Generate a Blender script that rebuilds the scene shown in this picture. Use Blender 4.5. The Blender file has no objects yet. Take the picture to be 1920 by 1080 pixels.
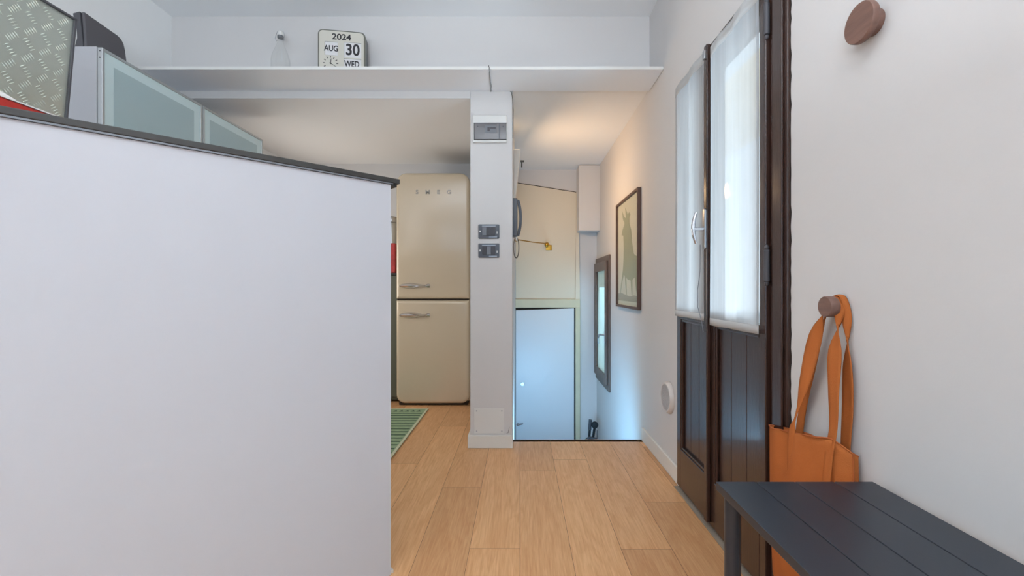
import bpy, bmesh, math, random
from mathutils import Vector, Matrix
random.seed(7)
PI = math.pi
SC = bpy.context.scene
COL = SC.collection

# ------------------------------------------------------------------ camera
H = 0.98                     # eye height
F = 820.0                    # focal length in pixels of a 1920 px wide frame
cam_d = bpy.data.cameras.new('camera')
cam = bpy.data.objects.new('camera', cam_d); COL.objects.link(cam)
cam.location = (0, 0, H); cam.rotation_euler = (PI/2, 0, 0)
cam_d.sensor_width = 36.0; cam_d.lens = 36.0*F/1920.0
cam_d.shift_x = -15/1920.0
cam_d.clip_start = 0.02
SC.camera = cam

# ------------------------------------------------------------------ world, sun, area lights, exposure
w = bpy.data.worlds.new('World'); SC.world = w; w.use_nodes = True
wn = w.node_tree.nodes; wl = w.node_tree.links
bg = wn['Background']
tc = wn.new('ShaderNodeTexCoord'); sp = wn.new('ShaderNodeSeparateXYZ'); cr = wn.new('ShaderNodeValToRGB')
wl.new(tc.outputs['Generated'], sp.inputs[0]); wl.new(sp.outputs['Z'], cr.inputs[0])
cr.color_ramp.elements[0].color = (0.50, 0.66, 0.95, 1)
cr.color_ramp.elements[1].color = (0.95, 0.88, 0.68, 1); cr.color_ramp.elements[1].position = 0.45
wl.new(cr.outputs[0], bg.inputs[0]); bg.inputs[1].default_value = 0.9

def lamp(name, kind, loc, rot, energy, color, **kw):
    d = bpy.data.lights.new(name, kind); d.energy = energy; d.color = color
    for k, v in kw.items(): setattr(d, k, v)
    o = bpy.data.objects.new(name, d); COL.objects.link(o); o.location = loc; o.rotation_euler = rot
    return o
# sun comes over the house roof and lights the garden wall outside the door
lamp('sun', 'SUN', (0, 0, 6), (0, -math.radians(38), math.radians(12)), 2.8, (1.0, 0.98, 0.95), angle=0.01)
# daylight in the window of the room behind the camera
lamp('window_daylight', 'AREA', (-0.35, -3.12, 1.35), (PI/2, 0, 0), 19, (0.58, 0.80, 1.0), shape='RECTANGLE', size=2.2, size_y=1.9)
# daylight in front of the glazed door and of the stair window, outside
lamp('door_daylight', 'AREA', (2.3, 0.75, 0.25), (0, math.radians(112), math.radians(-25)), 120, (0.66, 0.83, 1.0), shape='RECTANGLE', size=0.6, size_y=1.3)
lamp('stair_window_daylight', 'AREA', (0.93, 4.14, 0.72), (0, math.radians(62), 0), 3.5, (0.42, 0.70, 1.0), shape='RECTANGLE', size=0.9, size_y=0.44)
# added blue fill hidden under the floor edge, no opening is built there
lamp('stair_fill', 'AREA', (0.14, 2.856, -0.125), (PI/2, 0, 0), 15, (0.26, 0.62, 1.0), shape='RECTANGLE', size=0.32, size_y=0.15)
# added fill for the kitchen, unseen behind the half wall, no window there
lamp('kitchen_fill', 'AREA', (-2.12, 3.3, 1.1), (0, -PI/2, 0), 12, (1.0, 0.94, 0.86), shape='RECTANGLE', size=0.7, size_y=1.1)
# added fill without a fixture, brightens the ceiling from behind the camera
lamp('ceiling_fill', 'AREA', (-0.3, -0.7, 1.35), (PI, 0, 0), 118, (0.80, 0.90, 1.0), shape='DISK', size=1.0)
SC.view_settings.view_transform = 'Standard'
SC.view_settings.look = 'None'
SC.view_settings.exposure = -0.13
SC.view_settings.gamma = 1.0
SC.view_settings.use_curve_mapping = False

# ------------------------------------------------------------------ materials
def lin(c):
    return tuple(((v/255)/12.92 if v/255 <= 0.04045 else ((v/255+0.055)/1.055)**2.4) for v in c) + (1,)
def mat(name, rgb, rough=0.6, metal=0.0, bump=0.0, bscale=60, var=0.0, vscale=6, coat=0.0, spec=0.5, stretch=(1, 1, 1)):
    m = bpy.data.materials.new(name); m.use_nodes = True
    nt = m.node_tree; N = nt.nodes; L = nt.links; b = N['Principled BSDF']
    c = lin(rgb)
    b.inputs['Base Color'].default_value = c
    b.inputs['Roughness'].default_value = rough; b.inputs['Metallic'].default_value = metal
    b.inputs['Coat Weight'].default_value = coat; b.inputs['Coat Roughness'].default_value = 0.08
    b.inputs['Specular IOR Level'].default_value = spec
    t = N.new('ShaderNodeTexCoord'); mp = N.new('ShaderNodeMapping'); L.new(t.outputs['Object'], mp.inputs[0])
    mp.inputs['Scale'].default_value = stretch
    if var > 0:
        n = N.new('ShaderNodeTexNoise'); n.inputs['Scale'].default_value = vscale; n.inputs['Detail'].default_value = 4
        L.new(mp.outputs[0], n.inputs[0])
        r = N.new('ShaderNodeValToRGB')
        r.color_ramp.elements[0].position = 0.3; r.color_ramp.elements[1].position = 0.7
        r.color_ramp.elements[0].color = tuple(v*(1-var) for v in c[:3]) + (1,)
        r.color_ramp.elements[1].color = tuple(min(1, v*(1+var*0.6)) for v in c[:3]) + (1,)
        L.new(n.outputs[0], r.inputs[0]); L.new(r.outputs[0], b.inputs['Base Color'])
    if bump > 0:
        n2 = N.new('ShaderNodeTexNoise'); n2.inputs['Scale'].default_value = bscale; n2.inputs['Detail'].default_value = 5
        L.new(mp.outputs[0], n2.inputs[0])
        bp = N.new('ShaderNodeBump'); bp.inputs['Strength'].default_value = bump; bp.inputs['Distance'].default_value = 0.004
        L.new(n2.outputs[0], bp.inputs['Height']); L.new(bp.outputs[0], b.inputs['Normal'])
    return m

M = {}
M['wall'] = mat('wall_paint', (216, 213, 211), 0.85, bump=0.12, bscale=35, var=0.015, vscale=2, spec=0.2)
M['ceil'] = mat('ceiling_paint', (240, 240, 240), 0.9, bump=0.08, bscale=20, spec=0.2)
M['part'] = mat('partition_paint', (200, 202, 208), 0.8, bump=0.05, bscale=20, spec=0.3)
M['base'] = mat('baseboard_paint', (230, 226, 218), 0.5, bump=0.03)
M['white'] = mat('white_plastic', (225, 224, 220), 0.4)
M['shelf'] = mat('shelf_laminate', (238, 242, 248), 0.45)
M['darktop'] = mat('dark_laminate', (50, 49, 47), 0.4, bump=0.03, bscale=200)
M['alu'] = mat('brushed_aluminium', (190, 195, 198), 0.32, metal=0.85, bump=0.03, bscale=250, stretch=(1, 1, 12))
M['alu_dark'] = mat('anodised_edge', (120, 124, 130), 0.45, metal=0.6)
M['chrome'] = mat('chrome', (215, 215, 220), 0.12, metal=1.0)
M['steel'] = mat('satin_steel', (180, 182, 186), 0.28, metal=1.0)
M['cream'] = mat('cream_enamel', (216, 199, 172), 0.22, coat=0.6, bump=0.01, bscale=8)
M['logo'] = mat('dull_chrome', (168, 160, 150), 0.45, metal=0.7)
M['gap'] = mat('dark_gap', (48, 38, 30), 0.8)
M['rubber'] = mat('black_rubber', (30, 30, 32), 0.7)
M['doorwood'] = mat('stained_door_wood', (60, 40, 33), 0.24, bump=0.15, bscale=40, var=0.25, vscale=10, coat=0.3, stretch=(6, 6, 0.6))
M['winwood'] = mat('grey_brown_wood', (106, 90, 82), 0.45, bump=0.1, bscale=50, var=0.12, vscale=12, stretch=(5, 5, 0.6))
M['framewood'] = mat('walnut_frame', (96, 72, 62), 0.5, bump=0.1, bscale=60, var=0.2, vscale=14, stretch=(4, 4, 0.8))
M['knobwood'] = mat('walnut_knob', (124, 92, 80), 0.55, bump=0.08, bscale=60, var=0.18, vscale=20, stretch=(2, 0.4, 5))
M['bench'] = mat('blue_black_paint', (36, 43, 53), 0.36, bump=0.01, bscale=120, spec=0.6)
M['canvas'] = mat('tan_canvas', (186, 106, 54), 0.9, bump=0.35, bscale=420, var=0.1, vscale=9, spec=0.15)
M['stitch'] = mat('canvas_thread', (176, 92, 42), 0.9)
M['greyplast'] = mat('slate_plastic', (84, 88, 96), 0.35)
M['greyplast2'] = mat('slate_plastic_light', (112, 114, 120), 0.3)
M['smoke'] = mat('smoked_cover', (112, 110, 112), 0.2, coat=0.3)
M['anth'] = mat('anthracite_plastic', (72, 71, 76), 0.5, bump=0.05, bscale=200)
M['anth2'] = mat('anthracite_face', (84, 82, 86), 0.55, bump=0.1, bscale=300)
M['brass'] = mat('polished_brass', (186, 140, 56), 0.22, metal=1.0)
M['creamtrim'] = mat('cream_trim', (214, 204, 174), 0.5, bump=0.05, var=0.05)
M['doorwhite'] = mat('door_white_enamel', (222, 222, 224), 0.4)
M['panelcream'] = mat('panel_cream', (224, 212, 190), 0.55)
M['carcass'] = mat('cabinet_grey', (176, 176, 180), 0.5)
M['tealpale'] = mat('frosted_glass_edge', (206, 226, 228), 0.25)
M['teal'] = mat('frosted_glass_centre', (172, 194, 198), 0.22)
M['red'] = mat('red_card', (190, 46, 38), 0.45)
M['redbox'] = mat('red_print', (186, 62, 62), 0.5, var=0.25, vscale=40)
M['paper'] = mat('white_paper', (232, 230, 228), 0.7)
M['olive'] = mat('olive_grey_front', (96, 98, 84), 0.5)
M['rug'] = mat('sage_wool', (150, 172, 136), 0.95, bump=0.6, bscale=300, var=0.12, vscale=40)
M['rugd'] = mat('dark_green_wool', (72, 96, 76), 0.95, bump=0.6, bscale=300)
M['rugl'] = mat('cream_wool', (206, 206, 176), 0.95, bump=0.6, bscale=300)
M['clockface'] = mat('ivory_face', (206, 202, 190), 0.45)
M['card'] = mat('flip_card', (216, 214, 214), 0.5)
M['ink'] = mat('ink', (48, 46, 50), 0.6)
M['clockcase'] = mat('clock_case', (78, 80, 78), 0.35)
M['clockrim'] = mat('clock_rim', (122, 122, 112), 0.3, metal=0.3)
M['poster'] = mat('poster_paper', (226, 218, 202), 0.6)
M['sage'] = mat('sage_ink', (152, 154, 124), 0.6)
M['greyink'] = mat('grey_ink', (158, 150, 140), 0.6)
M['vent'] = mat('vent_plastic', (214, 206, 200), 0.5)
M['ventgrille'] = mat('vent_grille', (206, 200, 196), 0.6)
M['stucco'] = mat('garden_wall_stucco', (222, 232, 246), 0.9, bump=0.2, bscale=20)
M['stair'] = mat('stair_oak', (176, 132, 88), 0.5, var=0.12, vscale=8, stretch=(0.5, 6, 6))
M['cable'] = mat('grey_cable', (90, 88, 84), 0.6)
M['stone'] = mat('threshold_stone', (150, 138, 124), 0.7, bump=0.2, var=0.1)

def wood_floor():
    m = bpy.data.materials.new('oak_planks'); m.use_nodes = True
    nt = m.node_tree; N = nt.nodes; L = nt.links; b = N['Principled BSDF']
    at = N.new('ShaderNodeAttribute'); at.attribute_name = 'tone'
    t = N.new('ShaderNodeTexCoord')
    sh = N.new('ShaderNodeVectorMath'); sh.operation = 'MULTIPLY_ADD'
    L.new(at.outputs['Color'], sh.inputs[0]); sh.inputs[1].default_value = (7, 13, 5); L.new(t.outputs['Object'], sh.inputs[2])
    mp = N.new('ShaderNodeMapping'); mp.inputs['Scale'].default_value = (1.0, 0.16, 1.0); L.new(sh.outputs[0], mp.inputs[0])
    n1 = N.new('ShaderNodeTexNoise'); n1.inputs['Scale'].default_value = 9; n1.inputs['Detail'].default_value = 5; n1.inputs['Distortion'].default_value = 1.6
    L.new(mp.outputs[0], n1.inputs[0])
    wv = N.new('ShaderNodeMath'); wv.operation = 'MULTIPLY'; wv.inputs[1].default_value = 11; L.new(n1.outputs[0], wv.inputs[0])
    fr = N.new('ShaderNodeMath'); fr.operation = 'PINGPONG'; fr.inputs[1].default_value = 1.0; L.new(wv.outputs[0], fr.inputs[0])
    mp2 = N.new('ShaderNodeMapping'); mp2.inputs['Scale'].default_value = (1.0, 0.045, 1.0); L.new(sh.outputs[0], mp2.inputs[0])
    n2 = N.new('ShaderNodeTexNoise'); n2.inputs['Scale'].default_value = 190; n2.inputs['Detail'].default_value = 3; L.new(mp2.outputs[0], n2.inputs[0])
    add = N.new('ShaderNodeMath'); add.operation = 'MULTIPLY_ADD'; add.inputs[1].default_value = 0.22
    L.new(fr.outputs[0], add.inputs[0]); L.new(n2.outputs[0], add.inputs[2])
    r = N.new('ShaderNodeValToRGB'); r.color_ramp.elements[0].position = 0.28; r.color_ramp.elements[1].position = 0.86
    r.color_ramp.elements[0].color = lin((208, 152, 102)); r.color_ramp.elements[1].color = lin((232, 184, 134))
    L.new(add.outputs[0], r.inputs[0])
    mx = N.new('ShaderNodeMix'); mx.data_type = 'RGBA'; mx.blend_type = 'MULTIPLY'; mx.inputs[0].default_value = 1.0
    sep = N.new('ShaderNodeSeparateColor'); L.new(at.outputs['Color'], sep.inputs[0])
    cr2 = N.new('ShaderNodeValToRGB'); cr2.color_ramp.elements[0].color = (0.80, 0.74, 0.70, 1); cr2.color_ramp.elements[1].color = (1.06, 1.05, 1.03, 1)
    L.new(sep.outputs[0], cr2.inputs[0])
    L.new(r.outputs[0], mx.inputs[6]); L.new(cr2.outputs[0], mx.inputs[7]); L.new(mx.outputs[2], b.inputs['Base Color'])
    b.inputs['Roughness'].default_value = 0.42
    bp = N.new('ShaderNodeBump'); bp.inputs['Strength'].default_value = 0.12; bp.inputs['Distance'].default_value = 0.002
    L.new(add.outputs[0], bp.inputs['Height']); L.new(bp.outputs[0], b.inputs['Normal'])
    return m
M['floor'] = wood_floor()

def sheer(name, open_, rgb):
    m = bpy.data.materials.new(name); m.use_nodes = True
    nt = m.node_tree; N = nt.nodes; L = nt.links
    N.remove(N['Principled BSDF']); out = N['Material Output']
    tr = N.new('ShaderNodeBsdfTransparent'); tl = N.new('ShaderNodeBsdfTranslucent'); df = N.new('ShaderNodeBsdfDiffuse')
    tl.inputs[0].default_value = lin(rgb); df.inputs[0].default_value = lin(rgb)
    t = N.new('ShaderNodeTexCoord'); n = N.new('ShaderNodeTexNoise'); n.inputs['Scale'].default_value = 9
    mp = N.new('ShaderNodeMapping'); mp.inputs['Scale'].default_value = (1, 4, 0.15)
    L.new(t.outputs['Object'], mp.inputs[0]); L.new(mp.outputs[0], n.inputs[0])
    ma = N.new('ShaderNodeMapRange'); ma.inputs[3].default_value = open_*0.92; ma.inputs[4].default_value = open_*1.08
    ma.inputs[1].default_value = 0.35; ma.inputs[2].default_value = 0.65
    L.new(n.outputs[0], ma.inputs[0])
    a = N.new('ShaderNodeMixShader'); a.inputs[0].default_value = 0.45; L.new(tl.outputs[0], a.inputs[1]); L.new(df.outputs[0], a.inputs[2])
    c = N.new('ShaderNodeMixShader'); L.new(ma.outputs[0], c.inputs[0]); L.new(a.outputs[0], c.inputs[1]); L.new(tr.outputs[0], c.inputs[2])
    L.new(c.outputs[0], out.inputs[0]); return m
M['sheer'] = sheer('sheer_curtain', 0.42, (238, 239, 240))
M['hem'] = sheer('curtain_hem', 0.0, (236, 236, 236))

def glass(name, tint, refl):
    m = bpy.data.materials.new(name); m.use_nodes = True
    nt = m.node_tree; N = nt.nodes; L = nt.links
    N.remove(N['Principled BSDF']); out = N['Material Output']
    tr = N.new('ShaderNodeBsdfTransparent'); tr.inputs[0].default_value = tint
    gl = N.new('ShaderNodeBsdfGlossy'); gl.inputs['Roughness'].default_value = 0.03
    lw = N.new('ShaderNodeLayerWeight'); lw.inputs[0].default_value = 0.5
    pw = N.new('ShaderNodeMath'); pw.operation = 'POWER'; pw.inputs[1].default_value = 4.0; L.new(lw.outputs['Facing'], pw.inputs[0])
    fz = N.new('ShaderNodeMath'); fz.operation = 'MULTIPLY_ADD'; fz.inputs[1].default_value = refl; fz.inputs[2].default_value = 0.03; L.new(pw.outputs[0], fz.inputs[0])
    mx = N.new('ShaderNodeMixShader'); L.new(fz.outputs[0], mx.inputs[0]); L.new(tr.outputs[0], mx.inputs[1]); L.new(gl.outputs[0], mx.inputs[2])
    L.new(mx.outputs[0], out.inputs[0]); return m
M['glass'] = glass('window_glass', (0.96, 0.98, 0.97, 1), 0.5)
M['frost'] = sheer('frosted_pane', 0.3, (222, 236, 226))
M['bottle'] = glass('bottle_glass', (0.97, 0.975, 0.97, 1), 0.6)

# ------------------------------------------------------------------ mesh helpers
class MB:
    def __init__(s): s.v = []; s.f = []; s.m = []; s.sm = []
    def add(s, vs, fs, mi=0, smooth=False):
        o = len(s.v); s.v += [tuple(v) for v in vs]
        for f in fs: s.f.append([i+o for i in f]); s.m.append(mi); s.sm.append(smooth)
        return s
    def box(s, x0, x1, y0, y1, z0, z1, mi=0):
        vs = [(x, y, z) for x in (x0, x1) for y in (y0, y1) for z in (z0, z1)]
        return s.add(vs, [(0, 1, 3, 2), (4, 6, 7, 5), (0, 4, 5, 1), (2, 3, 7, 6), (0, 2, 6, 4), (1, 5, 7, 3)], mi)
    def prism(s, pts, d, mi=0):
        """closed outline (3D points) pushed along the vector d"""
        n = len(pts); d = Vector(d)
        vs = [Vector(p) for p in pts] + [Vector(p)+d for p in pts]
        fs = [tuple(range(n))[::-1], tuple(range(n, 2*n))] + [(i, (i+1) % n, n+(i+1) % n, n+i) for i in range(n)]
        return s.add(vs, fs, mi)
    def lathe(s, prof, c, axis, seg=32, mi=0, smooth=True):
        """prof: list of (radius, distance along axis)"""
        a = Vector(axis).normalized(); u = a.orthogonal().normalized(); w_ = a.cross(u); c = Vector(c)
        vs = []; fs = []
        for r, h in prof:
            for k in range(seg):
                t = 2*PI*k/seg; vs.append(c + a*h + (u*math.cos(t)+w_*math.sin(t))*max(r, 1e-5))
        for i in range(len(prof)-1):
            for k in range(seg):
                k2 = (k+1) % seg; fs.append((i*seg+k, i*seg+k2, (i+1)*seg+k2, (i+1)*seg+k))
        fs.append(tuple(range(seg))[::-1]); fs.append(tuple((len(prof)-1)*seg+k for k in range(seg)))
        return s.add(vs, fs, mi, smooth)
    def cyl(s, c, axis, r, h, seg=24, mi=0, bev=0.0):
        pr = [(r, 0), (r, h)] if bev == 0 else [(r-bev, 0), (r, bev), (r, h-bev), (r-bev, h)]
        return s.lathe(pr, c, axis, seg, mi, True)
    def tube(s, pts, r, seg=10, mi=0):
        pts = [Vector(p) for p in pts]; vs = []; fs = []; n = len(pts)
        rr = r if isinstance(r, (list, tuple)) else [r]*n
        t0 = (pts[1]-pts[0]).normalized(); u = t0.orthogonal().normalized()
        for i, p in enumerate(pts):
            t = (pts[min(i+1, n-1)]-pts[max(i-1, 0)]).normalized()
            u = (u - t*u.dot(t)).normalized(); w_ = t.cross(u)
            for k in range(seg):
                a = 2*PI*k/seg; vs.append(p + (u*math.cos(a)+w_*math.sin(a))*rr[i])
        for i in range(n-1):
            for k in range(seg):
                k2 = (k+1) % seg; fs.append((i*seg+k, i*seg+k2, (i+1)*seg+k2, (i+1)*seg+k))
        fs.append(tuple(range(seg))[::-1]); fs.append(tuple((n-1)*seg+k for k in range(seg)))
        return s.add(vs, fs, mi, True)
    def rr(s, org, U, V, W, x0, x1, y0, y1, depth, rad, edge=0.0, mi=0, steps=6):
        """rounded rectangle in the U,V plane grown along W; rad = radius or (bl, br, tr, tl); edge = rounding of the front edge"""
        if not isinstance(rad, (list, tuple)): rad = (rad,)*4
        org = Vector(org); U = Vector(U); V = Vector(V); W = Vector(W)
        def loop(ins, h):
            cs = [(x0, y0, 1, 1, PI, rad[0]), (x1, y0, -1, 1, 1.5*PI, rad[1]), (x1, y1, -1, -1, 0, rad[2]), (x0, y1, 1, -1, .5*PI, rad[3])]
            out = []
            for cx, cy, sx, sy, a0, r in cs:
                r2 = max(r-ins, 0.0004); px = cx+sx*(ins+r2); py = cy+sy*(ins+r2)
                for k in range(steps+1):
                    a = a0+(PI/2)*k/steps; out.append(org+U*(px+r2*math.cos(a))+V*(py+r2*math.sin(a))+W*h)
            return out
        loops = [loop(0, 0)]
        if edge > 0:
            for k in range(6):
                a = (PI/2)*k/5; loops.append(loop(edge*(1-math.cos(a)), depth-edge+edge*math.sin(a)))
        else: loops.append(loop(0, depth))
        n = len(loops[0]); vs = [p for l in loops for p in l]; fs = []
        for i in range(len(loops)-1):
            for k in range(n):
                k2 = (k+1) % n; fs.append((i*n+k, i*n+k2, (i+1)*n+k2, (i+1)*n+k))
        fs.append(tuple(range(n))[::-1]); fs.append(tuple((len(loops)-1)*n+k for k in range(n)))
        return s.add(vs, fs, mi, edge > 0)
    def build(s, name, mats, parent=None, bevel=0.0, solid=0.0, subsurf=0):
        me = bpy.data.meshes.new(name)
        if parent is not None:
            wo = world_loc(parent)
            s.v = [tuple(Vector(v)-wo) for v in s.v]
        me.from_pydata(s.v, [], s.f)
        if not isinstance(mats, (list, tuple)): mats = [mats]
        for m in mats: me.materials.append(m)
        for p, mi, sm in zip(me.polygons, s.m, s.sm): p.material_index = mi; p.use_smooth = sm
        me.update()
        bm = bmesh.new(); bm.from_mesh(me); bmesh.ops.recalc_face_normals(bm, faces=bm.faces); bm.to_mesh(me); bm.free()
        o = bpy.data.objects.new(name, me); COL.objects.link(o)
        if parent is not None: o.parent = parent
        if solid: mo = o.modifiers.new('solid', 'SOLIDIFY'); mo.thickness = solid; mo.offset = 0
        if subsurf: mo = o.modifiers.new('sub', 'SUBSURF'); mo.levels = subsurf; mo.render_levels = subsurf
        if bevel:
            mo = o.modifiers.new('bevel', 'BEVEL'); mo.width = bevel; mo.segments = 2; mo.limit_method = 'ANGLE'; mo.angle_limit = 0.7
        if any(s.sm):
            mo = o.modifiers.new('wn', 'WEIGHTED_NORMAL') if False else None
            try: me.set_sharp_from_angle(angle=0.7)
            except Exception: pass
        return o
def world_loc(o):
    v = Vector((0, 0, 0))
    while o is not None: v += o.location; o = o.parent
    return v
def tag(o, label, cat, group=None, kind=None):
    o['label'] = label; o['category'] = cat
    if group: o['group'] = group
    if kind: o['kind'] = kind
    return o
def thing(name, loc, label, cat, group=None):
    o = bpy.data.objects.new(name, None); COL.objects.link(o); o.location = loc; o.empty_display_size = 0.05
    return tag(o, label, cat, group)
def struct(name, mb, m, label=None, cat=None, bevel=0.0):
    o = mb.build(name, m, bevel=bevel); o['kind'] = 'structure'
    if label: o['label'] = label
    if cat: o['category'] = cat
    return o
def text(name, body, size, pos, U, V, W, m, parent, depth=0.001, bold=0.0, sx=1.0, align='CENTER'):
    cu = bpy.data.curves.new(name, 'FONT'); cu.body = body; cu.size = size; cu.extrude = depth/2
    cu.align_x = align; cu.align_y = 'CENTER'; cu.offset = bold
    tmp = bpy.data.objects.new(name+'_tmp', cu); COL.objects.link(tmp)
    bpy.context.view_layer.update()
    dg = bpy.context.evaluated_depsgraph_get()
    me = bpy.data.meshes.new_from_object(tmp.evaluated_get(dg))
    bpy.data.objects.remove(tmp)
    U = Vector(U)*sx; V = Vector(V); W = Vector(W); wo = world_loc(parent)
    for v in me.vertices: v.co = Vector(pos)-wo + U*v.co.x + V*v.co.y + W*v.co.z
    me.materials.clear(); me.materials.append(m)
    o = bpy.data.objects.new(name, me); COL.objects.link(o); o.parent = parent
    return o
X = Vector((1, 0, 0)); Y = Vector((0, 1, 0)); Z = Vector((0, 0, 1))

# ------------------------------------------------------------------ key dimensions
XR = 0.795; XL = -2.139; YF = F/305.3; YB = -3.2; ZC = 2.647      # right / left wall, front plane of pillar, back of room, ceiling
YE = 2.818; YFAR = F/181.0; YK = 4.10; ZM = 2.20                   # floor edge, stair end wall, kitchen back wall, low ceiling
XP0, XP1 = -0.306, -0.047                                          # pillar
ZL = -1.30                                                         # lower landing

# ------------------------------------------------------------------ floor
def make_floor():
    mb = MB(); tones = []
    pw = 0.19
    joints = {-1: [-1.0, 1.646, 3.4], 2: [-0.4, 1.64], 0: [0.3, 2.35], 1: [-0.6, 1.05, 2.5], -2: [0.2, 2.15, 3.6], -3: [-0.8, 1.3, 3.1], 3: [0.1, 2.0]}
    i0 = math.floor(XL/pw); i1 = math.ceil(XR/pw)
    for i in range(i0, i1):
        x0 = max(i*pw, XL); x1 = min((i+1)*pw, XR+0.0)
        segs = [(x0, x1)]
        for xa, xb in [(x0, x1)]:
            yend = YK if xb <= XP1+1e-6 else YE
            js = sorted(joints.get(i, [random.uniform(-1.5, -0.5), random.uniform(0.6, 1.4), random.uniform(2.3, 3.2)]))
            ys = [YB] + [j for j in js if YB+0.1 < j < yend-0.1] + [yend]
            random.seed(i*17+3)
            tt = [random.random() for _ in range(len(ys))]
            for a, b, t in zip(ys[:-1], ys[1:], tt):
                g = 0.0006
                mb.add([(xa+g, a+g, 0), (xb-g, a+g, 0), (xb-g, b-g, 0), (xa+g, b-g, 0)], [(0, 1, 2, 3)], 0); tones.append(t)
    # slab beneath, shows as the dark joints and as the nosing at the stair
    mb.box(XL, XP0+.05, YE, YK, -0.012, -0.0012, 1); mb.box(XL, XR, YB, YE, -0.012, -0.0012, 1)
    mb.box(XL, XP0+.05, YE, YK, -0.2, -0.0121, 2); mb.box(XL, XR, YB, YE, -0.2, -0.0121, 2)
    mb.box(XP1, XR, YE-0.03, YE+0.012, -0.03, 0.0, 2)
    o = mb.build('floor', [M['floor'], M['gap'], M['stair']]); o['kind'] = 'structure'
    me = o.data; ca = me.color_attributes.new('tone', 'FLOAT_COLOR', 'CORNER')
    for p in me.polygons:
        t = tones[p.index] if p.index < len(tones) else 0.3
        for li in p.loop_indices: ca.data[li].color = (t, (t*7.3) % 1, (t*3.1) % 1, 1)
    return o
make_floor()
T = 0.2
# ------------------------------------------------------------------ walls, ceilings
# right wall, with the openings of the glazed door and of the stair window
DY0, DY1, DZ = 1.30, 2.155, 1.975
WY0, WY1, WZ0, WZ1 = 3.90, 4.44, 0.14, 1.20
mb = MB()
mb.box(XR, XR+T, YB, DY0, -0.2, ZC)
mb.box(XR, XR+T, DY0, DY1, DZ, ZC)
mb.box(XR, XR+T, DY1, WY0, ZL, ZC)
mb.box(XR, XR+T, WY0, WY1, ZL, WZ0); mb.box(XR, XR+T, WY0, WY1, WZ1, ZC); mb.box(XR, XR+T, WY1, YFAR+T, ZL, ZC)
mb.box(XR, XR+T, DY0, DY1, -0.2, -0.001)
struct('wall_right', mb, M['wall'])
M['wall_lit'] = mat('wall_paint_lit', (240, 239, 237), 0.85, bump=0.12, bscale=35, var=0.01, vscale=2, spec=0.2)  # lighter copy of the wall paint, missing light put into the colour
struct('wall_left', MB().box(XL-T, XL, YB, YK+T, -0.2, ZC), M['wall_lit'])
# wall over the kitchen and the stairs, with the lower edge of the beam, and the pillar under it
struct('wall_front', MB().box(XL, XR, YF, YF+0.12, ZM+0.012, ZC+0.02), M['wall'])
struct('trim_1', MB().box(XL, XP0, YF-.003, YF+0.001, 2.143, ZM+0.0115).box(XL, XP0, YF, YF+0.12, 2.2005, ZM+0.0115), M['wall'])
struct('wall_pillar', MB().box(XP0, XP1, YF, YFAR+0.01, 0, ZM+0.012).box(XP0, XP1, YE-0.1, YFAR+0.01, ZL, 0), M['wall'], bevel=0.004)
struct('wall_kitchen', MB().box(XL, XP0, YK, YK+T, -0.2, ZM+0.02), M['wall'])
# end wall of the stairs with the two openings filled by door and hatch
struct('wall_far', MB().box(XP1, XR, YFAR, YFAR+T, ZL, ZM+0.02), M['wall'])
struct('wall_box', MB().box(0.585, XR, YFAR-0.19, YFAR, 1.55, ZM), M['wall'], bevel=0.004)
mbw = MB(); wx0, wx1, wz0, wz1 = -1.5, 0.7, 0.4, 2.3
mbw.box(XL, wx0, YB-T, YB, -0.2, ZC); mbw.box(wx1, XR, YB-T, YB, -0.2, ZC); mbw.box(wx0, wx1, YB-T, YB, -0.2, wz0); mbw.box(wx0, wx1, YB-T, YB, wz1, ZC)
struct('wall_back', mbw, M['wall'])
mbw = MB()
for a, b in ((wx0, wx0+0.06), (-0.43, -0.37), (wx1-0.06, wx1)): mbw.box(a, b, YB-0.12, YB-0.06, wz0, wz1)
mbw.box(wx0, wx1, YB-0.12, YB-0.06, wz0, wz0+0.06); mbw.box(wx0, wx1, YB-0.12, YB-0.06, wz1-0.06, wz1)
struct('window_2', mbw, M['winwood'])
struct('ceiling', MB().box(XL-T, XR+T, YB-T, YF+0.12, ZC, ZC+T), M['ceil'])
struct('ceiling_low', MB().box(XP0, XR, YF+0.0012, YF+0.12, ZM+0.006, ZM+0.0115).box(XP0, XR+T, YF+0.12, YFAR+T, ZM+0.006, ZM+T+0.3).box(XL-T, XP0, YF+0.0012, YK+T, 2.143, 2.20).box(XL-T, XP0, YF+.12, YK+T, 2.20, ZM+T+.3), M['ceil'])
# lower landing and stairs
struct('floor_landing', MB().box(XP1, XR, YE-0.2, YFAR+T, ZL-0.2, ZL), M['stair'])
mb = MB(); n = 6
for k in range(1, n):
    y0 = YE+0.012+(k-1)*0.20; z = -k*(-ZL)/n
    mb.box(XP1+0.001, XR-0.001, y0, y0+0.225, z-0.035, z)
    mb.box(XP1+0.001, XR-0.001, y0, y0+0.02, z, z-(ZL)/n-0.035)
mb.box(XP1+0.001, XR-0.001, YE-0.01, YE+0.011, ZL, -0.2)
struct('trim_stairs', mb, M['stair'])
# baseboards
struct('baseboard_right', MB().box(XR-0.013, XR, DY1+0.005, YE, 0, 0.083), M['base'], bevel=0.003)
struct('baseboard_right_near', MB().box(XR-0.013, XR, YB, DY0-0.01, 0, 0.083), M['base'], bevel=0.003)
struct('baseboard_pillar', MB().box(XP0-0.014, XP1+0.003, YF-0.014, YF+0.12, 0, 0.077), M['base'], bevel=0.003)
struct('baseboard_kitchen', MB().box(XP0-0.014, XP0, YF+0.12, YK, 0, 0.077), M['base'])

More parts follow.
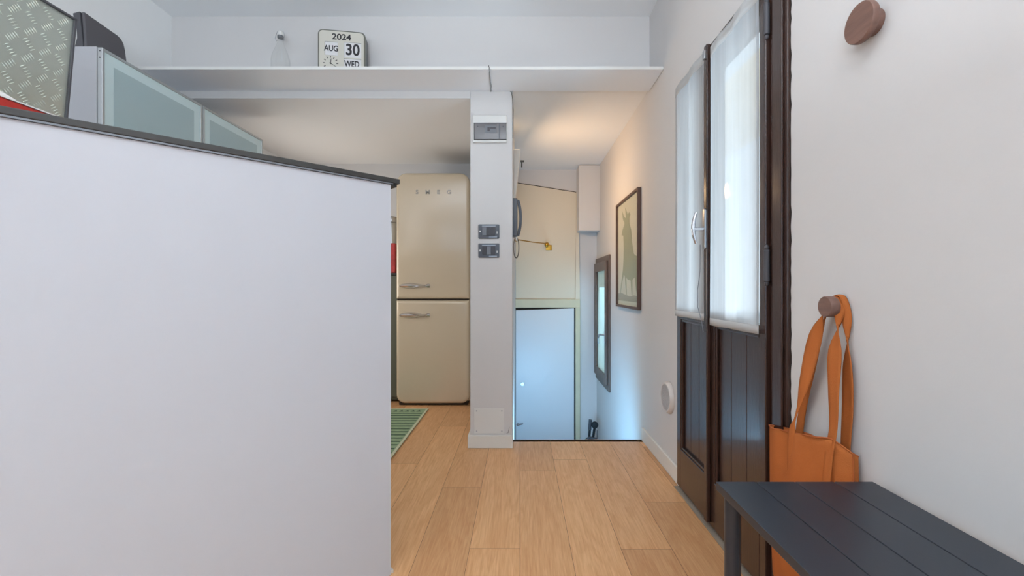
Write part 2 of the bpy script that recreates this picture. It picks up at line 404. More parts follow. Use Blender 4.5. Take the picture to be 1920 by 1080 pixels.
# ------------------------------------------------------------------ diagonal partition with bar top
PE = Vector((-0.441, F/549.0, 0)); PD = Vector((-1.067, -1, 0)).normalized(); PN = Vector((PD.y, -PD.x, 0))
if PN.y < 0: PN = -PN
# PN points away from the camera, PD towards the left wall
plen = (XL-PE.x)/PD.x
def pp(a, b, z): v = PE+PD*a+PN*b; return (v.x, v.y, z)
def lp(z, b0, b1, a0, clip=0.0):
    # outline clipped at the left wall
    def aw(b): return (XL - (PE+PN*b).x)/PD.x
    return [pp(a0, b0, z), pp(a0, b1, z), pp(aw(b1), b1, z), pp(aw(b0), b0, z)]
struct('wall_partition', MB().prism(lp(0, 0, 0.10, 0), (0, 0, 1.333)), M['part'])
struct('baseboard_partition', MB().prism([pp(-0.012, 0.005, 0), pp(-0.012, 0.10, 0), pp(0, 0.10, 0), pp(0, 0.005, 0)], (0, 0, 0.012)), M['base'])
bt = thing('bar_top', pp(0.3, 0.1, 1.333), 'long thin dark grey bar top with aluminium edge on the white diagonal half wall', 'countertop')
MB().prism([pp(-0.03, -0.008, 1.338), pp(-0.03, 0.40, 1.338)] + [tuple(p) for p in lp(1.338, -0.008, 0.40, 0)[2:]], (0, 0, 0.017)).build('slab', M['darktop'], bt, bevel=0.002)
MB().prism([pp(-0.006, -0.006, 1.3335), pp(-0.006, 0.10, 1.3335)] + [tuple(p) for p in lp(1.3335, -0.006, 0.10, 0)[2:]], (0, 0, 0.0045)).build('edge_profile', M['alu_dark'], bt)
MB().prism([pp(-0.022, 0.0, 1.328), pp(-0.022, 0.06, 1.328), pp(-0.001, 0.06, 1.328), pp(-0.001, 0.0, 1.328)], (0, 0, 0.0095)).build('end_cap', M['darktop'], bt)

# red and white carton lying on the bar top
ct = thing('flat_carton', (-1.17, 0.86, 1.355), 'flat red carton with white upper side lying at the left end of the bar top', 'box')
MB().box(-1.20, -1.08, 0.70, 1.03, 1.3555, 1.378).build('box', M['red'], ct, bevel=0.002)
MB().box(-1.202, -1.078, 0.70, 1.032, 1.3785, 1.3815).build('lid', M['paper'], ct)
pr = [(-1.10, 0.70, 1.382), (-1.10, 0.965, 1.382), (-1.10, 0.955, 1.392), (-1.10, 0.90, 1.405), (-1.10, 0.80, 1.412), (-1.10, 0.70, 1.412)]
o = MB().prism(pr, (-0.09, 0, 0)).build('folded_paper', M['paper'], bevel=0.003)
tag(o, 'white folded paper resting on the flat red carton', 'paper')

# glass-fronted panel with silver tread-plate pattern
tp = thing('tread_plate_panel', (-1.235, 1.02, 1.355), 'thin black-framed glass panel with silver tread-plate pattern standing at far left', 'panel')
A = Vector((-1.235, 0.72, 1.356)); U_ = Vector((0.0, 1, 0)); V_ = Vector((0.012, 0.075, 1)).normalized(); Wn = U_.cross(V_).normalized()
LU, LV = 0.455, 0.362
mb = MB()
def up(u, v, w_=0): return A+U_*u+V_*v+Wn*w_
mb.prism([up(0, 0), up(LU, 0), up(LU, LV), up(0, LV)], Wn*0.002)
random.seed(4)
for i in range(12):
    for j in range(10):
        cu, cv = 0.025+i*0.037, 0.025+j*0.035
        ang = 0.75 if (i+j) % 2 else -0.75
        for q in (-2, -1, 0, 1, 2):
            c0 = (cu+q*0.0055*math.cos(ang+PI/2)*1.2, cv+q*0.0055*math.sin(ang+PI/2)*1.2)
            l = 0.008
            if not (0.012 < c0[0] < LU-0.012 and 0.012 < c0[1] < LV-0.012): continue
            dx, dy = math.cos(ang)*l, math.sin(ang)*l; nx, ny = -math.sin(ang)*0.0016, math.cos(ang)*0.0016
            pts = [up(c0[0]-dx, c0[1]-dy, .002), up(c0[0]+nx, c0[1]+ny, .002), up(c0[0]+dx, c0[1]+dy, .002), up(c0[0]-nx, c0[1]-ny, .002), up(c0[0], c0[1], .0046)]
            mb.add(pts, [(0, 1, 4), (1, 2, 4), (2, 3, 4), (3, 0, 4)], 1)
M['tread'] = mat('silver_tread_sheet', (200, 200, 194), 0.33, metal=0.65, var=0.1, vscale=3)
M['tread_bar'] = mat('tread_bar_highlight', (236, 236, 228), 0.25, metal=0.3)  # brighter than the sheet, highlights of the raised bars put into the colour
mb.build('tread_sheet', [M['tread'], M['tread_bar']], tp)
mb = MB().prism([up(0, 0, .0055), up(LU, 0, .0055), up(LU, LV, .0055), up(0, LV, .0055)], Wn*0.0015)
mb.build('glass_cover', M['glass'], tp)
mb = MB(); fw = 0.006
mb.prism([up(0, LV), up(LU+fw, LV), up(LU+fw, LV+fw), up(0, LV+fw)], Wn*0.008)
mb.prism([up(LU, 0), up(LU+fw, 0), up(LU+fw, LV), up(LU, LV)], Wn*0.008)
mb.build('frame', M['anth'], tp, bevel=0.001)

# ------------------------------------------------------------------ wall cabinets on the left wall
CX = -1.77; CZ1 = 2.002; CZ0 = 1.40
def cabinet(y0, y1, label):
    c = thing('wall_cabinet', ((XL+CX)/2, (y0+y1)/2, CZ0), label, 'cabinet', 'frosted glass wall cabinets')
    b = MB(); t = 0.018; xb = XL+0.002; xf = CX-0.022
    b.box(xb, xf, y0, y0+t, CZ0, CZ1); b.box(xb, xf, y1-t, y1, CZ0, CZ1); b.box(xb, xf, y0+t, y1-t, CZ0, CZ0+t); b.box(xb, xf, y0+t, y1-t, CZ1-t, CZ1)
    b.box(xb, xb+0.006, y0+t, y1-t, CZ0+t, CZ1-t)
    b.build('carcass', M['carcass'], c)
    d = MB(); f = 0.012; g = 0.002
    a0, a1, c0, c1 = y0+g, y1-g, CZ0+g, CZ1-g
    for p in ((a0, a0+f, c0, c1), (a1-f, a1, c0, c1), (a0+f, a1-f, c0, c0+f), (a0+f, a1-f, c1-f, c1)):
        d.box(CX-0.02, CX, p[0], p[1], p[2], p[3])
    do = d.build('door', M['alu'], c, bevel=0.0015)
    e = 0.045
    MB().box(CX-0.012, CX-0.005, a0+f, a1-f, c0+f, c1-f).build('glass_pane', M['tealpale'], do)
    MB().box(CX-0.0049, CX-0.0045, a0+f+e, a1-f-e, c0+f+e, c1-f-e).build('interior_tone', M['teal'], do)  # darker sheet puts the shaded interior behind the frosted glass into colour
    for zz in (CZ1-0.016, CZ1-0.045, CZ0+0.03): MB().cyl((CX-0.010, y0+0.003, zz), (0, -1, 0), 0.003, 0.002, 10).build('screw_cap', M['anth'], c)
    return c
cy0, cy1, cy2 = 1.851, 2.440, 3.011
cabinet(cy0, cy1, 'nearer frosted glass wall cabinet with grey device on top')
cabinet(cy1+0.002, cy2, 'farther frosted glass wall cabinet, its end next to the kitchen ceiling')

# dark device on the first cabinet
dv = thing('grey_device', (-1.87, 1.99, CZ1), 'dark grey wedge-shaped device leaning back on the nearer wall cabinet', 'electronic device')
DA = Vector((-1.86, 1.878, CZ1+0.001))
def dp(y, z, x=0): return (DA.x - x, DA.y + y, DA.z + z)
out = [dp(0, 0), dp(0.197, 0), dp(0.190, 0.10, .006), dp(0.184, 0.128, .008), dp(0.173, 0.143, .009), dp(0.156, 0.151, .010), dp(0.0, 0.163, .011)]
MB().prism(out, (-0.012, 0, 0)).build('front_face', M['anth2'], dv, bevel=0.003)
bk = [(-0.0125, 0), (-0.055, 0), (-0.042, .05), (-0.044, .09), (-0.060, .156), (-0.030, .165)]
pts = [(DA.x+a, DA.y-0.002, DA.z+b) for a, b in bk]
MB().prism(pts, (0, 0.170, 0)).build('housing', M['anth'], dv, bevel=0.003)

# ------------------------------------------------------------------ wall shelf (two boards), bottle, clock
SY0, SY1 = F/339.0, YF-0.001; SZ0, SZ1 = ZM-0.012, ZM+0.004
def board(x0, x1, label):
    c = thing('shelf_board', ((x0+x1)/2, SY1, SZ0), label, 'shelf', 'white wall shelf boards')
    MB().box(x0, x1, SY0, SY1, SZ0, SZ1).build('board', M['shelf'], c, bevel=0.001)
    MB().box(x0, x1, SY0-0.0015, SY0, SZ0-0.0005, SZ1+0.0005).build('edge_band', M['white'], c)
    return c
board(XL, -0.174, 'long white shelf board left of the seam, carrying bottle and clock')
board(-0.170, XR-0.002, 'short empty white shelf board right of the seam, reaching the door wall')
SZ1 += 0.001
bo = thing('glass_bottle', ((526-975)/321, 2.555, SZ1), 'clear glass swing-top bottle standing left of the calendar clock', 'bottle')
bx, by = (526-975)/321, 2.555
pr = [(.047, 0), (.05, .004), (.05, .10), (.047, .12), (.036, .155), (.022, .19), (.016, .21), (.016, .232), (.019, .235), (.019, .243), (.015, .245)]
MB().lathe(pr, (bx, by, SZ1), (0, 0, 1), 40).build('body', M['bottle'], bo)
MB().lathe([(.012, .246), (.016, .249), (.018, .258), (.015, .270), (.008, .276)], (bx, by, SZ1), (0, 0, 1), 24).build('stopper', M['white'], bo)
w1 = MB().tube([(bx-.021, by-.004, SZ1+.215), (bx-.026, by-.01, SZ1+.228), (bx-.022, by-.008, SZ1+.25), (bx-.016, by-.004, SZ1+.272), (bx, by, SZ1+.279), (bx+.018, by, SZ1+.27), (bx+.024, by, SZ1+.25), (bx+.021, by, SZ1+.222), (bx+.012, by-.014, SZ1+.214), (bx-.010, by-.016, SZ1+.214), (bx-.021, by-.004, SZ1+.215)], 0.0013, 8)
w1.build('wire_bail', M['steel'], bo)
MB().lathe([(.0165, .0), (.0175, .002), (.0175, .010), (.0165, .012)], (bx, by, SZ1+.234), (0, 0, 1), 24).build('gasket', M['greyplast2'], bo)

# calendar clock
th = math.radians(9)
CU = Vector((math.cos(th), math.sin(th), 0)); CW = Vector((math.sin(th), -math.cos(th), 0))   # CU to the right, CW to the viewer
cc = Vector(((640-975)/325.0, 2.535, SZ1))
ck = thing('calendar_clock', cc, 'square ivory flip calendar clock reading 2024 AUG 30 WED on the shelf', 'clock')
cw, ch = 0.262, 0.262
def cp(u, v, w_=0): return cc+CU*u+Z*v+CW*w_
MB().rr(cc-CW*0.075, CU, Z, CW, -cw/2, cw/2, 0.0, ch, 0.075, 0.028).build('case', M['clockcase'], ck)
rim = MB().rr(cc, CU, Z, CW, -cw/2, cw/2, 0.0, ch, 0.012, 0.028, 0.006).build('rim', M['clockrim'], ck)
fc = MB().rr(cc+CW*0.0121, CU, Z, CW, -cw/2+.009, cw/2-.009, 0.009, ch-.009, 0.002, 0.021).build('face', M['clockface'], ck)
zc = 0.0142
def card(u0, u1, v0, v1, body, size, bold, sx, du=0):
    c = MB().prism([cp(u0, v0, zc), cp(u1, v0, zc), cp(u1, v1, zc), cp(u0, v1, zc)], CW*0.0012).build('flip_card', M['card'], ck)
    e = MB()
    for q in ((u0-.001, u1+.001, v1, v1+.0015), (u0-.0015, u0, v0, v1)):
        e.prism([cp(q[0], q[2], zc), cp(q[1], q[2], zc), cp(q[1], q[3], zc), cp(q[0], q[3], zc)], CW*0.0014)
    e.build('card_edge', M['clockcase'], c)
    text('lettering', body, size, cp((u0+u1)/2+du, (v0+v1)/2, zc+0.0016), CU, Z, CW, M['ink'], c, 0.0006, bold, sx)
text('year_lettering', '2024', 0.047, cp(0.0, 0.220, zc+0.0004), CU, Z, CW, M['ink'], ck, 0.0006, 0.0011, 1.12)
card(-0.090, -0.022, 0.112, 0.188, 'AUG', 0.046, 0.0010, 0.80)
card(0.014, 0.108, 0.106, 0.192, '30', 0.090, 0.0022, 0.88)
card(0.014, 0.108, 0.038, 0.098, 'WED.', 0.050, 0.0012, 0.72)
dl = MB()
dc = (-0.060, 0.066)
for k in range(12):
    a = k*PI/6; r0, r1 = 0.031, 0.042; t_ = 0.0018
    du, dv_ = math.sin(a), math.cos(a)
    p = [(r0, -t_), (r1, -t_), (r1, t_), (r0, t_)]
    dl.prism([cp(dc[0]+du*r-dv_*s_, dc[1]+dv_*r+du*s_, zc) for r, s_ in p], CW*0.0008)
dial = dl.build('dial_marks', M['ink'], ck)
for a, L_, t_ in ((math.radians(8), 0.027, 0.0022), (math.radians(122), 0.038, 0.0016)):
    du, dv_ = math.sin(a), math.cos(a)
    MB().prism([cp(dc[0]+du*r-dv_*s_, dc[1]+dv_*r+du*s_, zc+0.001) for r, s_ in ((-.006, -t_), (L_, -t_*.6), (L_, t_*.6), (-.006, t_))], CW*0.001).build('clock_hand', M['ink'], ck)

# cables at the shelf
def cable(name, pts, r, m, label):
    o = MB().tube(pts, r, 8).build(name, m); tag(o, label, 'cable'); return o
cable('cable', [(-0.176, YF-.003, 2.33), (-0.176, YF-.003, SZ1+.004), (-0.182, YF-.06, SZ1+.004), (-0.182, SY0+.03, SZ1+.004), (-0.172, SY0-.006, SZ1+.002), (-0.167, SY0-.005, SZ0-.004), (-0.172, SY0+.06, SZ0-.005), (-0.176, SY0+.16, SZ0-.004), (-0.178, YF-.004, SZ0-.004)], 0.0018, M['cable'], 'thin cable looped round the shelf at the seam')
cable('cable', [(-0.060, YF-.004, ZM-.014), (-0.052, YF-.006, ZM-.02), (-0.046, YF-.006, ZM-.06), (-0.042, YF-.004, ZM-.13), (-0.0435, YF+.004, ZM-.20), (-0.044, YF+.004, ZM-.30)], 0.002, M['cable'], 'short dark cable running down the top right edge of the pillar')

# ------------------------------------------------------------------ fittings on the pillar
s0 = 305.3
def px(x): return (x-975)/s0
def pz(y): return H+(540-y)/s0
cb = thing('fuse_box', (px(919), YF, pz(268)), 'white fuse box with smoked grey cover high on the pillar', 'fuse box')
MB().rr((0, YF-.0005, 0), X, Z, -Y, px(887), px(950.5), pz(268.5), pz(217.5), 0.016, 0.004, 0.004).build('housing', M['white'], cb)
cv = MB().rr((0, YF-.0166, 0), X, Z, -Y, px(890), px(949.7), pz(263.5), pz(233.5), 0.006, 0.002, 0.002).build('cover', M['smoke'], cb)
MB().box(px(889.3), px(890), YF-.021, YF-.0166, pz(264), pz(233)).box(px(889.3), px(950), YF-.021, YF-.0166, pz(233.5), pz(232.7)).box(px(889.3), px(950), YF-.021, YF-.0166, pz(264.2), pz(263.5)).build('cover_gap', M['rubber'], cb)
b_ = MB().box(px(910), px(931), YF-.0236, YF-.0228, pz(252), pz(238)).build('breaker_window', M['greyplast2'], cv)
MB().box(px(914.5), px(919), YF-.0246, YF-.0237, pz(248.5), pz(241)).box(px(919.5), px(930), YF-.0246, YF-.0237, pz(244), pz(241)).build('breaker_switch', M['anth'], b_)
MB().box(px(936), px(937.5), YF-.0236, YF-.0228, pz(262), pz(235)).build('cover_rib', M['greyplast'], cv)
for xx in (896, 943.5): MB().cyl((px(xx), YF-.0226, pz(239.5)), (0, -1, 0), 0.004, 0.001, 14).build('screw', M['anth'], cv)

def switch(yc, label, pale_k):
    s = thing('light_switch', (px(916.5), YF, pz(yc+13)), label, 'light switch', 'dark switch plates on the pillar')
    MB().rr((0, YF-.0005, 0), X, Z, -Y, px(897), px(936.3), pz(yc+13.2), pz(yc-13.2), 0.008, 0.006, 0.003).build('plate', M['greyplast'], s)
    for k in range(3):
        a = 904.5+k*8.2
        MB().box(px(a), px(a+7.8), YF-.0120, YF-.0086, pz(yc+7.5), pz(yc-7.5)).build('rocker', M['greyplast2'] if k == pale_k else M['anth'], s, bevel=0.0008)  # one rocker per plate in the lighter plastic
    MB().box(px(904), px(929.5), YF-.0094, YF-.0085, pz(yc-9.6), pz(yc-10.4)).build('chrome_strip', M['steel'], s)
    MB().box(px(917), px(932), YF-.0094, YF-.0085, pz(yc+10.8), pz(yc+10)).build('chrome_strip', M['steel'], s)
    MB().box(px(899.2), px(901.6), YF-.0094, YF-.0085, pz(yc+1.6), pz(yc-1.6)).build('indicator', M['white'], s)
    MB().box(px(931.4), px(932.8), YF-.0094, YF-.0085, pz(yc+4), pz(yc)).build('indicator', M['white'], s)
switch(434.3, 'upper dark grey switch plate on the pillar', 0)
switch(470.0, 'lower dark grey switch plate on the pillar', 1)
ac = thing('access_plate', (px(917), YF, pz(813)), 'white screwed access plate low on the pillar above its skirting', 'access plate')
MB().rr((0, YF-.0005, 0), X, Z, -Y, px(889), px(945.5), pz(812.5), pz(765), 0.004, 0.002).build('plate', M['white'], ac, bevel=0.001)
for a in (894, 941):
    for b in (770, 808): MB().cyl((px(a), YF-.0045, pz(b)), (0, -1, 0), 0.0045, 0.0015, 12).build('screw', M['carcass'], ac)
# hook tail of wire near the plate
o = MB().tube([(px(950), YF-.003, pz(812)), (px(953), YF-.006, pz(811)), (px(955), YF-.006, pz(800))], 0.0012, 6).build('wire_tail', M['cable']); tag(o, 'tiny bent wire beside the access plate at the pillar corner', 'wire')

# ------------------------------------------------------------------ intercom, lamp and brass stay in the stairwell
ix = XP1+.0005
ip = thing('intercom_phone', (ix, 2.83, 1.31), 'dark grey intercom handset with looped cord on the side of the pillar', 'phone')
MB().rr((ix, 2.79, 0), Y, Z, X, 0, 0.085, 1.309, 1.556, 0.030, 0.010, 0.006).build('base', M['greyplast'], ip)
hs = []
N_ = 18
for k in range(N_+1):
    t = k/N_; z = 1.318+0.230*t
    xo = ix+0.034+0.018*math.sin(PI*t)**0.8
    hs.append((xo, 2.835, z))
mb = MB()
vs = []; fs = []
for k, (xo, yy, z) in enumerate(hs):
    t = k/N_; th_ = 0.010+0.004*(abs(2*t-1)**3)
    inner = xo-th_ if 0.14 < t < 0.86 else ix+0.0305
    for (a, b) in ((inner, -0.024), (inner, 0.024), (xo+0.008, 0.020), (xo+0.008, -0.020)): vs.append((a, yy+b, z))
for k in range(N_):
    for j in range(4):
        j2 = (j+1) % 4; fs.append((k*4+j, k*4+j2, (k+1)*4+j2, (k+1)*4+j))
fs.append((0, 1, 2, 3)); fs.append(tuple(N_*4+j for j in range(4)))
mb.add(vs, fs); mb.build('handset', M['greyplast'], ip, bevel=0.004)
cpts = []
for k in range(25):
    a = PI*2*k/24
    cpts.append((ix+0.024+0.018*math.sin(a/2*2)*(1 if k <= 12 else 1), 2.82, 1.305-0.066*(1-math.cos(a))))
mb = MB(); hp = []
for k in range(240):
    t = k/239; a = 2*PI*t; base = Vector((ix+0.022-0.017*math.sin(a), 2.82, 1.306-0.066*(1-math.cos(a))))
    ph = t*2*PI*38; hp.append(base+Vector((math.cos(ph)*0.003, math.sin(ph)*0.003, 0)))
mb.tube(hp, 0.0016, 6); mb.build('cord', M['gap'], ip)
MB().box(ix+0.018, ix+0.030, 2.812, 2.83, 1.285, 1.3088).build('plug', M['white'], ip)

lmp = thing('wall_uplight', (ix, 3.3, 1.78), 'narrow white wall uplight on the stair wall above the intercom', 'wall lamp')
MB().prism([(ix, 3.22, 1.66), (ix+.014, 3.22, 1.67), (ix+.045, 3.22, 1.95), (ix+.050, 3.22, 2.00), (ix, 3.22, 2.00)], (0, 0.16, 0)).build('housing', M['white'], lmp, bevel=0.003)
MB().box(ix+.0505, ix+.078, 3.27, 3.29, 1.925, 1.935).box(ix+.055, ix+.064, 3.275, 3.285, 1.885, 1.9255).build('bracket', M['cable'], lmp)
M['glow'] = bpy.data.materials.new('lamp_glow'); M['glow'].use_nodes = True
_b = M['glow'].node_tree.nodes['Principled BSDF']; _b.inputs['Emission Color'].default_value = (1, 0.72, 0.42, 1); _b.inputs['Emission Strength'].default_value = 5
MB().box(ix+.006, ix+.044, 3.23, 3.37, 2.001, 2.003).build('diffuser', M['glow'], lmp)
lo = lamp('uplight_bulb', 'AREA', (ix+.06, 3.34, 1.72), (0, -math.radians(80), math.radians(14)), 6.5, (1.0, 0.64, 0.34), shape='RECTANGLE', size=0.10, size_y=0.15)

bs = thing('brass_stay', (0.0, YFAR-.012, 1.42), 'brass rod stay with square rosette in front of the stair hatch', 'latch')
pzf = lambda y, s: H+(540-y)/s
sF = F/(YFAR-.03)
ex, ez = (1025-975)/sF, pzf(459, sF)
MB().rr((ex+.02, YFAR-.0125, ez-.03), X, Z, -Y, -0.028, 0.034, -0.026, 0.030, 0.006, 0.004, 0.002).build('rosette', M['brass'], bs)
MB().lathe([(.020, 0), (.022, .004), (.016, .010), (.012, .02), (.022, .028), (.024, .038), (.014, .046)], (ex, YFAR-.0188, ez), (0, -1, 0), 24).build('knob', M['brass'], bs)
e0 = Vector((ex, YFAR-.055, ez+.01)); e1 = Vector((ix+.012, 3.98, pzf(449, F/3.98)))
MB().tube([e0, e0.lerp(e1, .5)+Vector((0, 0, -.004)), e1], 0.0055, 12).build('rod', M['brass'], bs)
MB().cyl((ix, 3.98, e1.z), (1, 0, 0), 0.018, 0.022, 20, bev=0.003).build('wall_socket', M['brass'], bs)

# ------------------------------------------------------------------ stair door, hatch over it and trims
sD = 181.0
def fx(x): return (x-975)/sD
def fz(y): return H+(540-y)/sD
struct('trim_2', MB().box(XP1, fx(1087), YFAR-.030, YFAR, fz(577)+.002, fz(561)).box(fx(1078.5), fx(1087), YFAR-.030, YFAR, ZL, fz(577)+.002), M['creamtrim'], bevel=0.003)
struct('trim_3', MB().prism([(fx(1078.5), YFAR-.022, fz(561)), (fx(1087), YFAR-.022, fz(561)), (fx(1084), YFAR-.022, fz(361)), (fx(1080.5), YFAR-.022, fz(361))], (0, .022, 0)), M['panelcream'])
d = thing('door_1', (0.26, YFAR, ZL), 'white stair door with lever handle below the cream beam', 'door'); d['kind'] = 'structure'
MB().prism([(XP1+.004, YFAR-.026, ZL+.005), (fx(1075.8), YFAR-.026, ZL+.005), (fx(1075.8), YFAR-.026, fz(578)), (XP1+.004, YFAR-.026, fz(581.5))], (0, .024, 0)).build('leaf', M['doorwhite'], d, bevel=0.002)
MB().box(XP1+.001, fx(1078.4), YFAR-.002, YFAR-.0004, ZL, fz(577)).build('gap_shade_sheet', M['gap'], d)  # dark sheet stands in for the shade in the gap round the leaf
MB().cyl((fx(979.5), YFAR-.0265, fz(719)), (0, -1, 0), 0.020, 0.008, 20, bev=.002).build('lock_cylinder', M['steel'], d)
hd = MB().cyl((fx(971), YFAR-.0265, fz(793)), (0, -1, 0), 0.013, 0.035, 16)
hd.tube([(fx(970.5), YFAR-.062, fz(793.5)), (fx(975), YFAR-.066, fz(792)), (fx(980.5), YFAR-.066, fz(790.5))], [.009, .0085, .008], 12)
hd.build('lever_handle', M['chrome'], d)
hp_ = thing('trim_4', (0.26, YFAR, fz(560)), 'cream hatch panel with slanting top above the stair door', 'hatch'); hp_['kind'] = 'structure'
MB().prism([(XP1+.004, YFAR-.012, fz(560.8)), (fx(1078.3), YFAR-.012, fz(560.8)), (fx(1080.3), YFAR-.012, fz(361.5)), (XP1+.004, YFAR-.012, fz(343.5))], (0, .0118, 0)).build('panel', M['panelcream'], hp_)
MB().prism([(XP1+.004, YFAR-.004, fz(343.4)), (fx(1080.3), YFAR-.004, fz(361.4)), (fx(1080.3), YFAR-.004, fz(359.8)), (XP1+.004, YFAR-.004, fz(342))], (0, .0035, 0)).build('gap_shade_strip', M['gap'], hp_)  # dark strip painted in as the shadow gap above the panel

# ------------------------------------------------------------------ stair window on the right wall (structure)
wd = thing('window_1', (XR, 4.16, 0.06), 'tall narrow grey-brown wooden window with curved lever handle over the stairs', 'window'); wd['kind'] = 'structure'
wy0, wy1, wza, wzb = 3.835, 4.508, 0.062, 1.275
fr_ = MB(); b = 0.07
x0, x1 = XR-.016, XR-.0002
for q in ((wy0, wy0+b, wza, wzb), (wy1-b, wy1, wza, wzb), (wy0+b, wy1-b, wza, wza+b+.01), (wy0+b, wy1-b, wzb-b-.01, wzb)): fr_.box(x0, x1, *q)
fro = fr_.build('frame', M['winwood'], wd, bevel=0.002)
sa = MB(); c0, c1, c2, c3 = wy0+.048, wy1-.012, wza+.05, wzb-.05; b2 = 0.085
for q in ((c0, c0+b2*.75, c2, c3), (c1-b2, c1, c2, c3), (c0+b2*.75, c1-b2, c2, c2+b2), (c0+b2*.75, c1-b2, c3-b2, c3)): sa.box(XR-.034, XR-.0165, *q)
sao = sa.build('sash', M['winwood'], wd, bevel=0.003)
MB().box(XR-.006, XR-.002, WY0+.002, WY1-.002, WZ0+.002, WZ1-.002).build('pane', M['frost'], sao)
hy, hz = c0+.035, .98-.092/1*(F/3.95)/F*3.95*1.0-.0
hz = H-92/(F/3.93)
h_ = MB().rr((XR-.0345, hy-.014, hz), Y, Z, -X, 0, .028, -.055, .055, .006, .008, .002)
h_.tube([(XR-.040, hy, hz+.02), (XR-.062, hy, hz+.02), (XR-.070, hy+.03, hz+.02), (XR-.074, hy+.08, hz+.010), (XR-.074, hy+.115, hz-.02), (XR-.072, hy+.122, hz-.07)], [.008, .008, .009, .009, .008, .007], 12)
h_.build('lever_handle', M['steel'], wd)

# ------------------------------------------------------------------ framed poster
pf = thing('framed_poster', (XR, 3.18, 1.0), 'walnut framed poster of a sage green horned bull on the right wall', 'picture')
xf = XR-.026
py0, py1 = 2.865, 3.515; pz0, pz1 = .834, 1.642
fr2 = MB(); b = 0.018
for q in ((py0, py0+b, pz0, pz1), (py1-b, py1, pz0, pz1), (py0+b, py1-b, pz0, pz0+b), (py0+b, py1-b, pz1-b, pz1)): fr2.box(xf, XR-.001, *q)
fr2.build('frame', M['framewood'], pf, bevel=0.0015)
MB().box(XR-.012, XR-.010, py0+b, py1-b, pz0+b, pz1-b).build('print', M['poster'], pf)
PW = py1-py0-2*b; PH = pz1-pz0-2*b
def ppt(u, v): return (XR-.0125, py1-b-u*PW, pz0+b+v*PH)     # u from the far side to the near side
bull = [(.12, .10), (.15, .10), (.22, .20), (.33, .30), (.38, .28), (.44, .10), (.47, .10), (.45, .27), (.52, .245), (.66, .235), (.70, .10), (.73, .10), (.74, .24),
        (.84, .26), (.88, .18), (.93, .10), (.95, .11), (.92, .22), (.93, .30), (.97, .36), (.94, .44), (.80, .47), (.72, .58), (.68, .70), (.60, .76), (.60, .82), (.65, .84), (.60, .87),
        (.52, .86), (.40, .94), (.42, .86), (.44, .83), (.34, .86), (.24, .93), (.28, .84), (.36, .80), (.34, .77), (.24, .73), (.22, .69), (.30, .68), (.33, .58), (.32, .46), (.28, .34), (.20, .22)]
def poly(mb_, pts, d):
    mb_.prism([ppt(*p) for p in pts], d)
pm = MB(); poly(pm, bull, (-.0006, 0, 0)); po = pm.build('printed_bull', M['sage'], pf)
bm = bmesh.new(); bm.from_mesh(po.data); bmesh.ops.triangulate(bm, faces=bm.faces, ngon_method='EAR_CLIP'); bm.to_mesh(po.data); bm.free()
pm = MB()
poly(pm, [(.02, .04), (.98, .04), (.98, .095), (.80, .10), (.62, .088), (.42, .10), (.2, .118), (.02, .11)], (-.0005, 0, 0))
go = pm.build('printed_ground', M['greyink'], pf)
MB().box(XR-.0165, XR-.0150, py0+b, py1-b, pz0+b, pz1-b).build('glazing', M['glass'], pf)

# ------------------------------------------------------------------ round vent
vn = thing('wall_vent', (XR, 2.33, .398), 'round white ventilation grille low on the wall left of the dark door', 'vent')
MB().lathe([(.086, 0), (.086, .004), (.080, .016), (.076, .022), (.068, .022), (.066, .014), (.001, .013)], (XR-.0005, 2.33, .398), (-1, 0, 0), 40).build('collar', M['vent'], vn)
g_ = MB()
for k in range(-6, 7):
    q = k*.0098; l = math.sqrt(max(0, .066**2-q*q))
    for (dy, dz) in ((1, 1), (1, -1)):
        n_ = Vector((0, -dz, dy)).normalized(); d_ = Vector((0, dy, dz)).normalized(); c_ = Vector((XR-.0188, 2.33, .398))+n_*q
        a_ = c_-d_*l; e_ = c_+d_*l; w_ = n_*.0014
        g_.prism([a_-w_, e_-w_, e_+w_, a_+w_], (-.0022, 0, 0))
g_.build('grille', M['ventgrille'], vn)
MB().cyl((XR-.0136, 2.33, .398), (-1, 0, 0), .066, .001, 30).build('insect_screen', M['greyplast2'], vn)

